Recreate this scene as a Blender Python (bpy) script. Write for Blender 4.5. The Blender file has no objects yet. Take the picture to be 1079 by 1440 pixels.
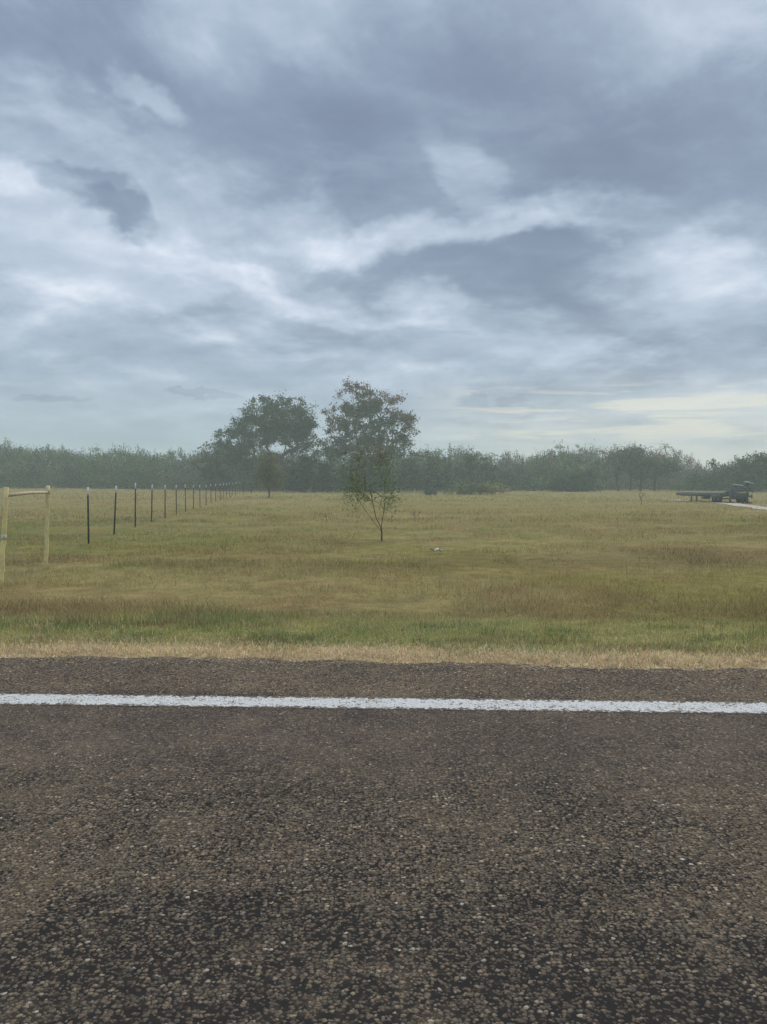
import bpy, math, random
import numpy as np
from mathutils import Vector, Matrix

R = math.radians
rng = np.random.default_rng(7)
random.seed(7)
S = bpy.context.scene
COL = S.collection

# ------------------------------------------------------------------ camera numbers
CAM_H = 1.4
FOV = R(67)
F = 720 / math.tan(FOV / 2)            # focal length in photo pixels (1079 x 1440)
HORIZON = 684
PITCH = math.atan((720 - HORIZON) / F)
CP, SP = math.cos(PITCH), math.sin(PITCH)


def ray(px, py):
    """world direction (y = 1) through a photo pixel"""
    cx, cy = (px - 539.5) / F, (720 - py) / F
    dy = CP + cy * SP
    dz = -SP + cy * CP
    return np.array([cx / dy, 1.0, dz / dy])


def at(px, py, Y):
    d = ray(px, py)
    return np.array([d[0] * Y, Y, CAM_H + d[2] * Y])


# ------------------------------------------------------------------ noise
def _hash(ix, iy, s):
    h = (ix.astype(np.int64) * 374761393 + iy.astype(np.int64) * 668265263 + s * 974711) & 0xFFFFFFFF
    h = ((h ^ (h >> 13)) * 1274126177) & 0xFFFFFFFF
    return ((h ^ (h >> 16)) & 0xFFFF) / 65535.0


def vnoise(x, y, s=0):
    x = np.asarray(x, float); y = np.asarray(y, float)
    ix, iy = np.floor(x), np.floor(y)
    fx, fy = x - ix, y - iy
    fx = fx * fx * (3 - 2 * fx); fy = fy * fy * (3 - 2 * fy)
    a = _hash(ix, iy, s); b = _hash(ix + 1, iy, s); c = _hash(ix, iy + 1, s); d = _hash(ix + 1, iy + 1, s)
    return (a * (1 - fx) + b * fx) * (1 - fy) + (c * (1 - fx) + d * fx) * fy


def fbm(x, y, s=0, o=4):
    t, a, n = 0, 1, 0
    for k in range(o):
        t = t + a * vnoise(np.asarray(x) * 2 ** k + 17 * k, np.asarray(y) * 2 ** k - 31 * k, s + k); n += a; a *= .5
    return t / n


def sstep(a, b, x):
    t = np.clip((np.asarray(x, float) - a) / (b - a), 0, 1)
    return t * t * (3 - 2 * t)


# ------------------------------------------------------------------ terrain
def road_edge(x):
    x = np.asarray(x, float)
    return 6.13 - .043 * x - .045 * x * np.exp(-(x / 4.5) ** 2)


def line_y(x):
    return 4.95 - .043 * np.asarray(x, float)


def H(x, y):
    x = np.asarray(x, float); y = np.asarray(y, float)
    e = y - road_edge(x)
    dip = -.10 * sstep(.6, 2.8, e) * (1 - sstep(4, 9, e))
    A = np.interp(x, [-80, -50, -14, 8, 26, 40, 70], [1.15, 1.1, .62, .62, .7, .75, .8])
    s0 = np.interp(x, [-40, -10, 12, 26], [34, 34, 42, 72])
    rise = A * sstep(s0, 122, y)
    far = .9 * sstep(150, 400, y)
    bump = (.05 * (fbm(x / 3.3, y / 3.3, 5, 3) - .5) + .10 * (fbm(x / 14, y / 14, 9, 2) - .5)) * sstep(.5, 4, e)
    base = np.where(e < 0, -.05, -.05 + .05 * sstep(0, .25, e))
    return base + dip + rise + far + bump


def ground(px, py, y0=3, y1=200):
    d = ray(px, py)
    Y = np.linspace(y0, y1, 20000)
    z = CAM_H + d[2] * Y
    hit = np.nonzero(z < H(d[0] * Y, Y))[0]
    Yh = Y[hit[0]] if len(hit) else y1
    return np.array([d[0] * Yh, Yh, float(H(d[0] * Yh, Yh))])


# ------------------------------------------------------------------ objects
def tag(o, label=None, cat=None, group=None, kind=None):
    if label: o['label'] = label
    if cat: o['category'] = cat
    if group: o['group'] = group
    if kind: o['kind'] = kind
    return o


def empty(name, loc, label=None, cat=None, group=None):
    o = bpy.data.objects.new(name, None)
    o.empty_display_size = .2
    o.location = loc
    COL.objects.link(o)
    return tag(o, label, cat, group)


def mesh(name, V, polys, mat, parent=None, col=None, smooth=False):
    """polys: list of int arrays (n, k)"""
    V = np.asarray(V, float)
    m = bpy.data.meshes.new(name)
    polys = [np.asarray(p, np.int32) for p in polys if len(p)]
    nl = sum(p.size for p in polys); npoly = sum(len(p) for p in polys)
    m.vertices.add(len(V)); m.loops.add(nl); m.polygons.add(npoly)
    m.vertices.foreach_set('co', V.astype(np.float32).ravel())
    m.loops.foreach_set('vertex_index', np.concatenate([p.ravel() for p in polys]))
    starts, tot = [], 0
    for p in polys:
        starts.append(tot + np.arange(len(p)) * p.shape[1]); tot += p.size
    m.polygons.foreach_set('loop_start', np.concatenate(starts).astype(np.int32))
    if smooth:
        m.polygons.foreach_set('use_smooth', np.ones(npoly, bool))
    m.update(calc_edges=True)
    if col is not None:
        c = np.ones((len(V), 4), np.float32); c[:, :3] = col
        a = m.color_attributes.new('Col', 'FLOAT_COLOR', 'POINT')
        a.data.foreach_set('color', c.ravel())
    m.materials.append(mat)
    o = bpy.data.objects.new(name, m)
    COL.objects.link(o)
    if parent is not None:
        o.parent = parent
    return o


class MB:
    """collects pieces of one mesh"""
    def __init__(s): s.V = []; s.P = {}; s.n = 0
    def add(s, V, faces):
        V = np.asarray(V, float)
        for f in faces:
            s.P.setdefault(len(f), []).append([i + s.n for i in f])
        s.V.append(V); s.n += len(V)
    def box(s, c, size, rot=None):
        h = np.array(size) / 2
        V = np.array([[x, y, z] for x in (-1, 1) for y in (-1, 1) for z in (-1, 1)], float) * h
        if rot is not None: V = V @ np.array(rot).T
        s.add(V + np.array(c), [(0, 1, 3, 2), (4, 6, 7, 5), (0, 4, 5, 1), (2, 3, 7, 6), (0, 2, 6, 4), (1, 5, 7, 3)])
    def bar(s, p0, p1, w, h):
        p0, p1 = Vector(p0), Vector(p1)
        d = (p1 - p0); L = d.length
        m = d.to_track_quat('X', 'Z').to_matrix()
        s.box((p0 + p1) / 2, (L, w, h), np.array(m))
    def tube(s, pts, rad, n=8, cap=True):
        pts = [Vector(p) for p in pts]
        if not hasattr(rad, '__len__'): rad = [rad] * len(pts)
        V = []
        for i, p in enumerate(pts):
            d = (pts[min(i + 1, len(pts) - 1)] - pts[max(i - 1, 0)]).normalized()
            u = d.cross(Vector((0.31, .95, .05))) if abs(d.z) > .7 else d.cross(Vector((0, 0, 1)))
            u.normalize(); v = d.cross(u)
            for k in range(n):
                a = 2 * math.pi * k / n
                V.append(p + (u * math.cos(a) + v * math.sin(a)) * rad[i])
        fs = []
        for i in range(len(pts) - 1):
            for k in range(n):
                k2 = (k + 1) % n
                fs.append((i * n + k, i * n + k2, (i + 1) * n + k2, (i + 1) * n + k))
        if cap:
            fs.append(tuple(range(n - 1, -1, -1))); fs.append(tuple((len(pts) - 1) * n + k for k in range(n)))
        s.add([tuple(v) for v in V], fs)
    def build(s, name, mat, parent=None, smooth=False, off=(0, 0, 0)):
        return mesh(name, np.concatenate(s.V) - np.array(off), [np.array(p) for p in s.P.values()], mat, parent, smooth=smooth)


# ------------------------------------------------------------------ material helpers
def new_mat(name):
    m = bpy.data.materials.new(name); m.use_nodes = True
    nt = m.node_tree; nt.nodes.clear()
    return m, NT(nt)


class NT:
    def __init__(s, nt): s.nt = nt
    def n(s, typ, **kw):
        nd = s.nt.nodes.new(typ)
        for k, v in kw.items(): setattr(nd, k, v)
        return nd
    def link(s, a, b): s.nt.links.new(a, b)
    def setin(s, sock, v):
        if isinstance(v, bpy.types.NodeSocket): s.link(v, sock)
        elif hasattr(v, '__len__') and len(v) == 3 and sock.type == 'RGBA': sock.default_value = (*v, 1)
        else: sock.default_value = v
    def math(s, op, a, b=None, c=None, clamp=False):
        nd = s.n('ShaderNodeMath', operation=op, use_clamp=clamp)
        s.setin(nd.inputs[0], a)
        if b is not None: s.setin(nd.inputs[1], b)
        if c is not None: s.setin(nd.inputs[2], c)
        return nd.outputs[0]
    def vmath(s, op, a, b=None, out=0):
        nd = s.n('ShaderNodeVectorMath', operation=op)
        s.setin(nd.inputs[0], a)
        if b is not None:
            if op == 'SCALE': s.setin(nd.inputs[3], b)
            else: s.setin(nd.inputs[1], b)
        return nd.outputs[out]
    def noise(s, vec, scale, detail=4, rough=.5, dist=0, lac=2):
        nd = s.n('ShaderNodeTexNoise')
        s.link(vec, nd.inputs['Vector'])
        nd.inputs['Scale'].default_value = scale; nd.inputs['Detail'].default_value = detail
        nd.inputs['Roughness'].default_value = rough; nd.inputs['Distortion'].default_value = dist
        nd.inputs['Lacunarity'].default_value = lac
        return nd
    def ss(s, x, a, b, lo=0., hi=1.):
        nd = s.n('ShaderNodeMapRange', interpolation_type='SMOOTHSTEP')
        s.setin(nd.inputs[0], x); s.setin(nd.inputs[1], a); s.setin(nd.inputs[2], b)
        s.setin(nd.inputs[3], lo); s.setin(nd.inputs[4], hi)
        return nd.outputs[0]
    def mix(s, f, a, b, blend='MIX'):
        nd = s.n('ShaderNodeMix', data_type='RGBA', blend_type=blend)
        s.setin(nd.inputs[0], f); s.setin(nd.inputs[6], a); s.setin(nd.inputs[7], b)
        return nd.outputs[2]
    def ramp(s, f, stops, interp='LINEAR'):
        nd = s.n('ShaderNodeValToRGB')
        cr = nd.color_ramp; cr.interpolation = interp
        while len(cr.elements) < len(stops): cr.elements.new(.5)
        for e, (p, c) in zip(cr.elements, stops):
            e.position = p; e.color = (*c, 1)
        s.link(f, nd.inputs[0])
        return nd.outputs[0]
    def out(s, shader, kind='Surface'):
        o = s.n('ShaderNodeOutputMaterial'); s.link(shader, o.inputs[kind])
    def bsdf(s, color, rough=.9, spec=.2, normal=None, metal=0):
        b = s.n('ShaderNodeBsdfPrincipled')
        s.setin(b.inputs['Base Color'], color); s.setin(b.inputs['Roughness'], rough)
        s.setin(b.inputs['Specular IOR Level'], spec); s.setin(b.inputs['Metallic'], metal)
        if normal is not None: s.link(normal, b.inputs['Normal'])
        return b.outputs[0]
    def pos(s): return s.n('ShaderNodeNewGeometry').outputs['Position']
    def bump(s, h, strength=.5, dist=.01, normal=None):
        b = s.n('ShaderNodeBump'); s.link(h, b.inputs['Height'])
        b.inputs['Strength'].default_value = strength; b.inputs['Distance'].default_value = dist
        if normal is not None: s.link(normal, b.inputs['Normal'])
        return b.outputs[0]


def plain(name, color, rough=.8, var=.25, scale=8, spec=.3, metal=0, color2=None):
    m, t = new_mat(name)
    p = t.pos()
    nz = t.noise(p, scale, 5, .6).outputs['Fac']
    c2 = color2 or tuple(c * (1 - var) for c in color)
    c = t.mix(t.ss(nz, .35, .65), color, c2)
    t.out(t.bsdf(c, rough, spec, t.bump(nz, .3, .01), metal))
    return m


def leafy(name, transl=.25):
    """leaf or grass blade: colour from the mesh, a little light through"""
    m, t = new_mat(name)
    c = t.n('ShaderNodeAttribute', attribute_name='Col').outputs['Color']
    d = t.bsdf(c, .7, .15)
    tr = t.n('ShaderNodeBsdfTranslucent'); t.link(c, tr.inputs[0])
    mx = t.n('ShaderNodeMixShader'); mx.inputs[0].default_value = transl
    t.link(d, mx.inputs[1]); t.link(tr.outputs[0], mx.inputs[2])
    t.out(mx.outputs[0])
    return m


# ------------------------------------------------------------------ asphalt (chip seal)
def asphalt_nodes(t):
    """returns colour, height ... sockets of a worn chip-seal surface in world metres"""
    p = t.pos()
    wob = t.noise(p, 75, 3, .6).outputs['Color']
    pw = t.vmath('ADD', p, t.vmath('SCALE', t.vmath('SUBTRACT', wob, (.5, .5, .5)), .013))

    def stones(scale, shift):
        q = t.vmath('ADD', pw, shift)
        vo = t.n('ShaderNodeTexVoronoi', feature='F1', voronoi_dimensions='2D'); t.link(q, vo.inputs['Vector'])
        vo.inputs['Scale'].default_value = scale
        sep = t.n('ShaderNodeSeparateColor'); t.link(vo.outputs['Color'], sep.inputs[0])
        return vo.outputs['Distance'], sep.outputs

    d1, (r1, g1, b1) = stones(100, (0, 0, 0))          # small chips of the mat
    d2, (r2, g2, b2) = stones(58, (3.1, 7.7, 0))        # larger chips on top
    big = t.noise(p, .9, 5, .62).outputs['Fac']
    mid = t.noise(p, 4.2, 4, .6).outputs['Fac']
    fine = t.noise(p, 24, 3, .6).outputs['Fac']
    grain = t.noise(p, 380, 3, .6).outputs['Fac']
    sy = t.n('ShaderNodeSeparateXYZ'); t.link(p, sy.inputs[0])
    e = t.math('ADD', sy.outputs[1], t.math('MULTIPLY', sy.outputs[0], .043))   # distance across the road
    # the near wheel path is bled dark with binder, beyond it the chips are dry and dusty
    bleed = t.ss(t.math('ADD', e, t.math('MULTIPLY', t.math('SUBTRACT', big, .5), 1.6)), 2.0, 3.0, 1, 0)
    patch = t.math('ADD', t.math('MULTIPLY', mid, .6), t.math('MULTIPLY', fine, .4))
    patch = t.math('ADD', patch, t.math('MULTIPLY', t.math('SUBTRACT', big, .5), .35))
    # how many chips are lost or sunk here (0..1)
    lost = t.ss(t.math('ADD', patch, t.math('MULTIPLY', t.math('SUBTRACT', .5, bleed), .17)), .37, .63, .58, .06)

    def tint(r, g, b):
        c = t.ramp(r, [(0, (.045, .036, .028)), (.2, (.088, .072, .055)), (.5, (.158, .128, .094)), (.75, (.225, .178, .122)),
                       (.9, (.295, .230, .158)), (.97, (.38, .31, .225)), (1, (.58, .52, .43))])
        c = t.mix(t.ss(g, .6, .95, 0, .5), c, (.140, .140, .118))
        return t.mix(t.ss(b, .7, 1, 0, .45), c, (.175, .115, .095))
    tar = t.mix(fine, (.011, .0105, .011), (.030, .027, .025))
    m1 = t.math('MULTIPLY', t.ss(d1, .44, .56, 1, 0), t.ss(t.math('SUBTRACT', b1, lost), -.03, .03))
    m2 = t.math('MULTIPLY', t.ss(d2, .40, .48, 1, 0), t.ss(t.math('SUBTRACT', t.math('SUBTRACT', g2, .22), t.math('MULTIPLY', lost, .62)), -.04, .04))
    c = t.mix(t.math('MULTIPLY', m1, .9), tar, t.vmath('SCALE', tint(r1, g1, b1), .86))
    c = t.mix(m2, c, t.vmath('SCALE', tint(r2, b2, r1), 1.12))
    c = t.mix(1, c, t.ramp(grain, [(.25, (.74, .74, .74)), (.75, (1.16, 1.16, 1.16))]), 'MULTIPLY')
    dust = t.math('MULTIPLY', t.ss(patch, .46, .64), t.ss(big, .40, .60))
    c = t.mix(t.math('MULTIPLY', dust, .20), c, (.215, .168, .112))
    # between the wheel path and the line the surface is finer and greyer
    lane = t.math('MULTIPLY', t.ss(e, 3.3, 4.2), t.ss(e, 4.75, 4.95, 1, 0))
    c = t.mix(t.math('MULTIPLY', lane, .2), c, (.135, .108, .100))
    c = t.mix(t.ss(e, 5.05, 5.25, 0, 1), c, t.vmath('MULTIPLY', c, (1.22, 1.20, 1.16)))     # dusty shoulder outside the line
    c = t.mix(1, c, t.ramp(big, [(.3, (.86, .84, .84)), (.7, (1.17, 1.12, 1.06))]), 'MULTIPLY')
    c = t.mix(t.math('MULTIPLY', bleed, .14), c, (.05, .046, .043))
    h1 = t.math('MULTIPLY', t.math('MULTIPLY', t.ss(d1, .1, .62, 1, 0), m1), t.math('ADD', .35, t.math('MULTIPLY', r1, .3)))
    h2 = t.math('MULTIPLY', t.math('MULTIPLY', t.ss(d2, .05, .5, 1, 0), m2), t.math('ADD', .75, t.math('MULTIPLY', r2, .5)))
    h = t.math('ADD', t.math('MAXIMUM', h1, h2), t.math('MULTIPLY', grain, .15))
    gap = t.math('SUBTRACT', 1, t.math('MAXIMUM', m1, m2))
    return c, h, e, mid, fine, g2, gap


m_road, t = new_mat('chip_seal_asphalt')
c, h, *_ = asphalt_nodes(t)
t.out(t.bsdf(c, .9, .06, t.bump(h, 1, .009)))

m_line, t = new_mat('worn_white_road_paint')
c, h, e, mid, fine, g, gap = asphalt_nodes(t)
off = t.math('ABSOLUTE', t.math('SUBTRACT', e, 4.95))
rag = t.math('ADD', t.math('MULTIPLY', t.math('SUBTRACT', fine, .5), .07), t.math('MULTIPLY', t.math('SUBTRACT', g, .5), .05))
cover = t.ss(t.math('ADD', off, rag), .098, .108, 1, 0)
chip = t.ss(t.math('ADD', t.math('MULTIPLY', t.math('ADD', mid, fine), .5), t.math('ADD', t.math('MULTIPLY', g, .26), t.math('MULTIPLY', gap, .16))), .735, .84, 1, 0)
paint = t.mix(mid, (.53, .53, .51), (.65, .645, .625))
paint = t.mix(t.math('MULTIPLY', gap, .35), paint, (.26, .25, .24))
paint = t.mix(t.ss(mid, .5, .75, 0, .35), paint, (.42, .39, .35))
c = t.mix(t.math('MULTIPLY', cover, chip), c, paint)
t.out(t.bsdf(c, .8, .12, t.bump(h, .9, .006)))

# ------------------------------------------------------------------ field colours
OLIVE = np.array([.295, .255, .083]); TAN = np.array([.40, .325, .155]); RUST = np.array([.31, .215, .095])
GREEN = np.array([.205, .225, .065]); LUSH = np.array([.15, .205, .06]); STRAW = np.array([.72, .585, .36]); UMBER = np.array([.13, .095, .045])
LIME = np.array([.36, .34, .125])


def lerp(a, b, f):
    f = np.asarray(f)[..., None]
    return a * (1 - f) + b * f


def field_col(x, y):
    e = y - road_edge(x)
    n1 = fbm(x / 7.0, y / 9.0, 21, 4); n2 = fbm(x / 2.3, y / 2.6, 33, 4); n3 = fbm(x / 15, y / 24, 45, 3); n4 = fbm(x / .8, y / .8, 55, 3)
    n6 = fbm(x / 3.5, y / 1.6, 65, 4)
    c = lerp(OLIVE, TAN, sstep(.44, .62, n1) * .6)
    c = lerp(c, RUST, sstep(.45, .62, n2) * .55)
    c = lerp(c, UMBER * 1.15, sstep(.54, .68, n6) * .38)
    c = lerp(c, GREEN, sstep(.52, .72, n3 * .6 + n4 * .4) * .65)
    c = lerp(c, TAN * 1.1, sstep(.56, .76, n4 * .5 + n2 * .5) * .5)
    # the far pasture turns more even and yellow-tan
    c = lerp(c, OLIVE * .55 + TAN * .5, sstep(20, 60, y) * .55)
    # dark weedy band above the green verge
    db = sstep(1.9, 2.7, e + (n2 - .5) * 1.6) * (1 - sstep(2.9, 4.6, e + (n1 - .5) * 2))
    c = lerp(c, UMBER * .7 + RUST * .3, db * .5)
    # green verge
    g = sstep(.38, .6, e + (n4 - .5) * .5) * (1 - sstep(1.9, 2.9, e + (n2 - .5) * 1.7))
    gc = lerp(LIME, LUSH, sstep(.40, .62, n2 * .5 + n4 * .5))
    gc = lerp(gc, UMBER * 1.3, sstep(.52, .66, fbm(x / 1.1, y / .5, 61, 3)) * .7)
    c = lerp(c, gc, g * (.55 + .45 * sstep(.35, .55, n1)))
    st = 1 - sstep(.28, .62, e + (n4 - .5) * .55)
    c = lerp(c, STRAW, st)
    return c


m_ground, t = new_mat('pasture_soil')
c = t.n('ShaderNodeAttribute', attribute_name='Col').outputs['Color']
p = t.pos()
n1 = t.noise(p, 3.0, 6, .65).outputs['Fac']; n2 = t.noise(p, 26, 4, .6).outputs['Fac']
c = t.mix(1, c, t.ramp(n1, [(.3, (.62, .60, .56)), (.7, (1.2, 1.2, 1.15))]), 'MULTIPLY')
c = t.mix(1, c, t.ramp(n2, [(.3, (.6, .6, .6)), (.7, (1.25, 1.22, 1.2))]), 'MULTIPLY')
t.out(t.bsdf(c, .95, .05, t.bump(n2, .8, .05)))

xs = np.concatenate([np.linspace(-400, -60, 40), np.linspace(-56, -16, 60), np.linspace(-15.5, 15.5, 220), np.linspace(16, 56, 60), np.linspace(60, 400, 40)])
ys = np.concatenate([np.linspace(-60, 4, 10), np.linspace(4.6, 22, 170), np.linspace(22.5, 130, 190), np.linspace(132, 400, 50)])
gx, gy = np.meshgrid(xs, ys)
V = np.stack([gx.ravel(), gy.ravel(), H(gx, gy).ravel()], 1)
nx, ny = len(xs), len(ys)
i = (np.arange(ny - 1)[:, None] * nx + np.arange(nx - 1)[None]).ravel()
gcol = field_col(V[:, 0], V[:, 1]) * .8
tag(mesh('ground', V, [np.stack([i, i + 1, i + nx + 1, i + nx], 1)], m_ground, col=gcol, smooth=True), kind='structure')

# road sheet with a ragged outer edge and a little thickness
xe = np.concatenate([np.linspace(-395, -12, 160), np.linspace(-11.97, 11.97, 1100), np.linspace(12, 395, 160)])
ye = road_edge(xe) + .11 * (fbm(xe / .35, xe * 0, 71, 4) - .5) * 2 + .05 * (fbm(xe / 2, xe * 0, 75, 2) - .5) * 2
nb = len(xe)
rows = [np.stack([xe, np.full(nb, -5.0) - .043 * xe, np.zeros(nb)], 1),
        np.stack([xe, line_y(xe), np.zeros(nb)], 1),
        np.stack([xe, ye - .03, np.zeros(nb)], 1),
        np.stack([xe, ye, np.full(nb, -.012)], 1),
        np.stack([xe, ye + .012, np.full(nb, -.06)], 1)]
V = np.concatenate(rows)
k = np.arange(nb - 1)
P = np.concatenate([np.stack([k + r * nb, k + 1 + r * nb, k + 1 + (r + 1) * nb, k + (r + 1) * nb], 1) for r in range(4)])
tag(mesh('road', V, [P], m_road), kind='structure')
# painted edge line
xl = np.linspace(-390, 390, 60)
V = np.concatenate([np.stack([xl, line_y(xl) + s * .14, np.full(60, .002)], 1) for s in (-1, 1)])
k = np.arange(59)
tag(mesh('road_edge_line', V, [np.stack([k, k + 1, k + 61, k + 60], 1)], m_line), kind='structure')

# pale gravel track that leads to the trailer
m_track, t = new_mat('pale_gravel')
p = t.pos(); n1 = t.noise(p, 12, 6, .65).outputs['Fac']
t.out(t.bsdf(t.mix(n1, (.33, .30, .24), (.50, .46, .38)), .95, .1, t.bump(n1, .5, .02)))
tp = np.array([(13.2, 6.2), (17.5, 22), (20.6, 36), (23.9, 48), (26.3, 57), (28.0, 63), (29.2, 72), (29.6, 78)])
yy = np.linspace(6.6, 78, 150); xc = np.interp(yy, tp[:, 1], tp[:, 0])
wv = .75 + .35 * (fbm(yy / 2.2, yy * 0, 81, 3) - .5)
cols_ = np.linspace(-1, 1, 7)
V = []
for c_ in cols_:
    x_ = xc + c_ * wv
    V.append(np.stack([x_, yy, H(x_, yy) + .03 + .03 * (1 - abs(c_))], 1))
V = np.concatenate(V); k = np.arange(149)
P = np.concatenate([np.stack([k + r * 150, k + (r + 1) * 150, k + 1 + (r + 1) * 150, k + 1 + r * 150], 1) for r in range(6)])
tag(mesh('gravel_path', V, [P], m_track, smooth=True), kind='structure')

# ------------------------------------------------------------------ grass
m_blade = leafy('grass_blade', .3)


def blades(x, y, L, W, lean, col, curved=False, azim=None):
    n = len(x)
    a = rng.uniform(0, 2 * np.pi, n) if azim is None else azim
    f = a + rng.uniform(.6, 2.5, n)                     # facing of the flat side
    z = H(x, y) - .015
    B = np.stack([x, y, z], 1)
    side = np.stack([np.cos(f), np.sin(f), np.zeros(n)], 1) * (W / 2)[:, None]
    ld = np.stack([np.cos(a), np.sin(a), np.zeros(n)], 1)
    up = np.array([0, 0, 1.0])
    tip = B + ld * (L * np.sin(lean))[:, None] + up * (L * np.cos(lean))[:, None]
    if not curved:
        V = np.stack([B - side, B + side, tip], 1).reshape(-1, 3)
        return V, np.arange(3 * n).reshape(n, 3), np.repeat(col, 3, 0)
    l2 = lean * .45
    mid = B + ld * (L * .55 * np.sin(l2))[:, None] + up * (L * .55 * np.cos(l2))[:, None]
    V = np.stack([B - side, B + side, mid + side * .75, mid - side * .75, tip], 1).reshape(-1, 3)
    b = np.arange(n)[:, None] * 5
    T = np.concatenate([b + np.array([[0, 1, 2]]), b + np.array([[0, 2, 3]]), b + np.array([[3, 2, 4]])])
    return V, T, np.repeat(col, 5, 0)


def grass_object(name, label, cat, chunks):
    Vs, Ts, Cs, n = [], [], [], 0
    for V, T, C in chunks:
        Vs.append(V); Ts.append(T + n); Cs.append(C); n += len(V)
    o = mesh(name, np.concatenate(Vs), [np.concatenate(Ts)], m_blade, col=np.concatenate(Cs))
    return tag(o, label, cat, kind='stuff')


def scatter(n, y0, y1, power=1.0, half=.62, pad=2.0):
    """random ground points in the strip y0..y1 over the width that can be seen (with a margin); denser near"""
    y = np.exp(rng.uniform(math.log(y0), math.log(y1), n)) if power else rng.uniform(y0, y1, n)
    x = rng.uniform(-1, 1, n) * (y * half + pad)
    return x, y


def jitter_col(c, v=.25, tint=.08):
    n = len(c)
    return c * (1 + rng.normal(0, v, n)).clip(.45, 1.7)[:, None] * (1 + rng.normal(0, tint, (n, 3)))


# straw at the road edge
n = 60000
x = rng.uniform(-7.5, 7.5, n); e = np.abs(rng.normal(0, .25, n)) * np.where(rng.random(n) < .5, 1, 1.25)
e = e * (.55 + .9 * fbm(x / 1.3, x * 0 + 3, 95, 3)) + .16 * (fbm(x / .5, x * 0, 91, 3) - .5) - .03
y = road_edge(x) + e
cl = fbm(x / .22, y / .22, 93, 2)
keep = (e > -.05) & (cl > .36 - .3 * (e > .12)); x, y, e = x[keep], y[keep], e[keep]; n = len(x)
c1 = lerp(STRAW, np.array([.30, .20, .09]), rng.random(n) ** 2 * .7); c1 = lerp(c1, np.array([.17, .19, .06]), (rng.random(n) < sstep(.35, .9, e)) * .7)
straw = blades(x, y, rng.uniform(.04, .12, n) * (.7 + .5 * np.clip(e, 0, .8)), rng.uniform(.003, .007, n), rng.uniform(.5, 1.52, n), jitter_col(c1, .22), True)
# stems thrown out over the asphalt
n = 900
x = rng.uniform(-6, 6, n); y = road_edge(x) - np.abs(rng.normal(0, .09, n))
s2 = blades(x, y, rng.uniform(.05, .16, n), rng.uniform(.003, .005, n), rng.uniform(1.42, 1.56, n), jitter_col(np.tile(STRAW * .9, (n, 1)), .25))
s2 = (s2[0] + np.array([0, 0, .068]), s2[1], s2[2])
grass_object('straw_grass', 'dry straw-coloured grass fringe along the ragged edge of the asphalt', 'dry grass', [straw, s2])

# green verge
n = 150000
x = rng.uniform(-9, 9, n); e = rng.uniform(.22, 3.3, n); y = road_edge(x) + e
nn = fbm(x / 1.6, y / 1.1, 101, 3); n5 = fbm(x / .45, y / .35, 103, 3)
pk = sstep(.2, .6, e + (n5 - .5) * .5) * (1 - sstep(1.5, 3.1, e + (nn - .5) * 2.6)) * (.35 + 1.1 * n5)
keep = rng.random(n) < pk; x, y, e, nn, n5 = x[keep], y[keep], e[keep], nn[keep], n5[keep]; n = len(x)
c1 = lerp(LIME, LUSH, sstep(.42, .60, n5 * .55 + nn * .45))
c1 = lerp(c1, RUST * .7, sstep(.50, .66, fbm(x / 1.1, y / .5, 61, 3)) * (.25 + .6 * sstep(1.2, 2.4, e)))
c1 = lerp(c1, TAN * 1.15, (rng.random(n) < .26 + .5 * (1 - sstep(.4, 1.0, e))) * .8)
L = rng.uniform(.035, .10, n) * (.4 + 1.2 * nn) * (1 + .4 * (n5 - .5))
verge = blades(x, y, L, rng.uniform(.0035, .008, n), np.abs(rng.normal(.75, .4, n)).clip(0, 1.45), jitter_col(c1, .25), True)
n = 2600                                                # pale seed stalks standing above it
x = rng.uniform(-8, 8, n); y = road_edge(x) + rng.uniform(.45, 2.6, n)
keep = fbm(x / .5, y / .5, 111, 2) > .55; x, y = x[keep], y[keep]; n = len(x)
tx, ty, te = [], [], 110                                # coarse tufts
for _ in range(te):
    cx = rng.uniform(-7, 7); cyy = float(road_edge(cx)) + rng.uniform(.25, 2.2); m_ = rng.integers(25, 70); rad_ = rng.uniform(.04, .12)
    tx.append(rng.normal(cx, rad_, m_)); ty.append(rng.normal(cyy, rad_ * .8, m_))
tx = np.concatenate(tx); ty = np.concatenate(ty)
tc = lerp(lerp(LIME, LUSH, rng.random(len(tx)) * .8), TAN * 1.2, sstep(.40, .55, vnoise(tx / .5, ty / .5, 77)))
tuft = blades(tx, ty, rng.uniform(.05, .15, len(tx)), rng.uniform(.004, .008, len(tx)), np.abs(rng.normal(.7, .4, len(tx))).clip(0, 1.4), jitter_col(tc, .25), True)
st = blades(x, y, rng.uniform(.12, .24, n), rng.uniform(.004, .007, n), np.abs(rng.normal(.35, .25, n)), jitter_col(np.tile(np.array([.38, .36, .17]), (n, 1)), .2), True)
grass_object('verge_grass', 'green uneven roadside grass with darker tufts behind the straw fringe', 'grass', [verge, tuft, st])

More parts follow.
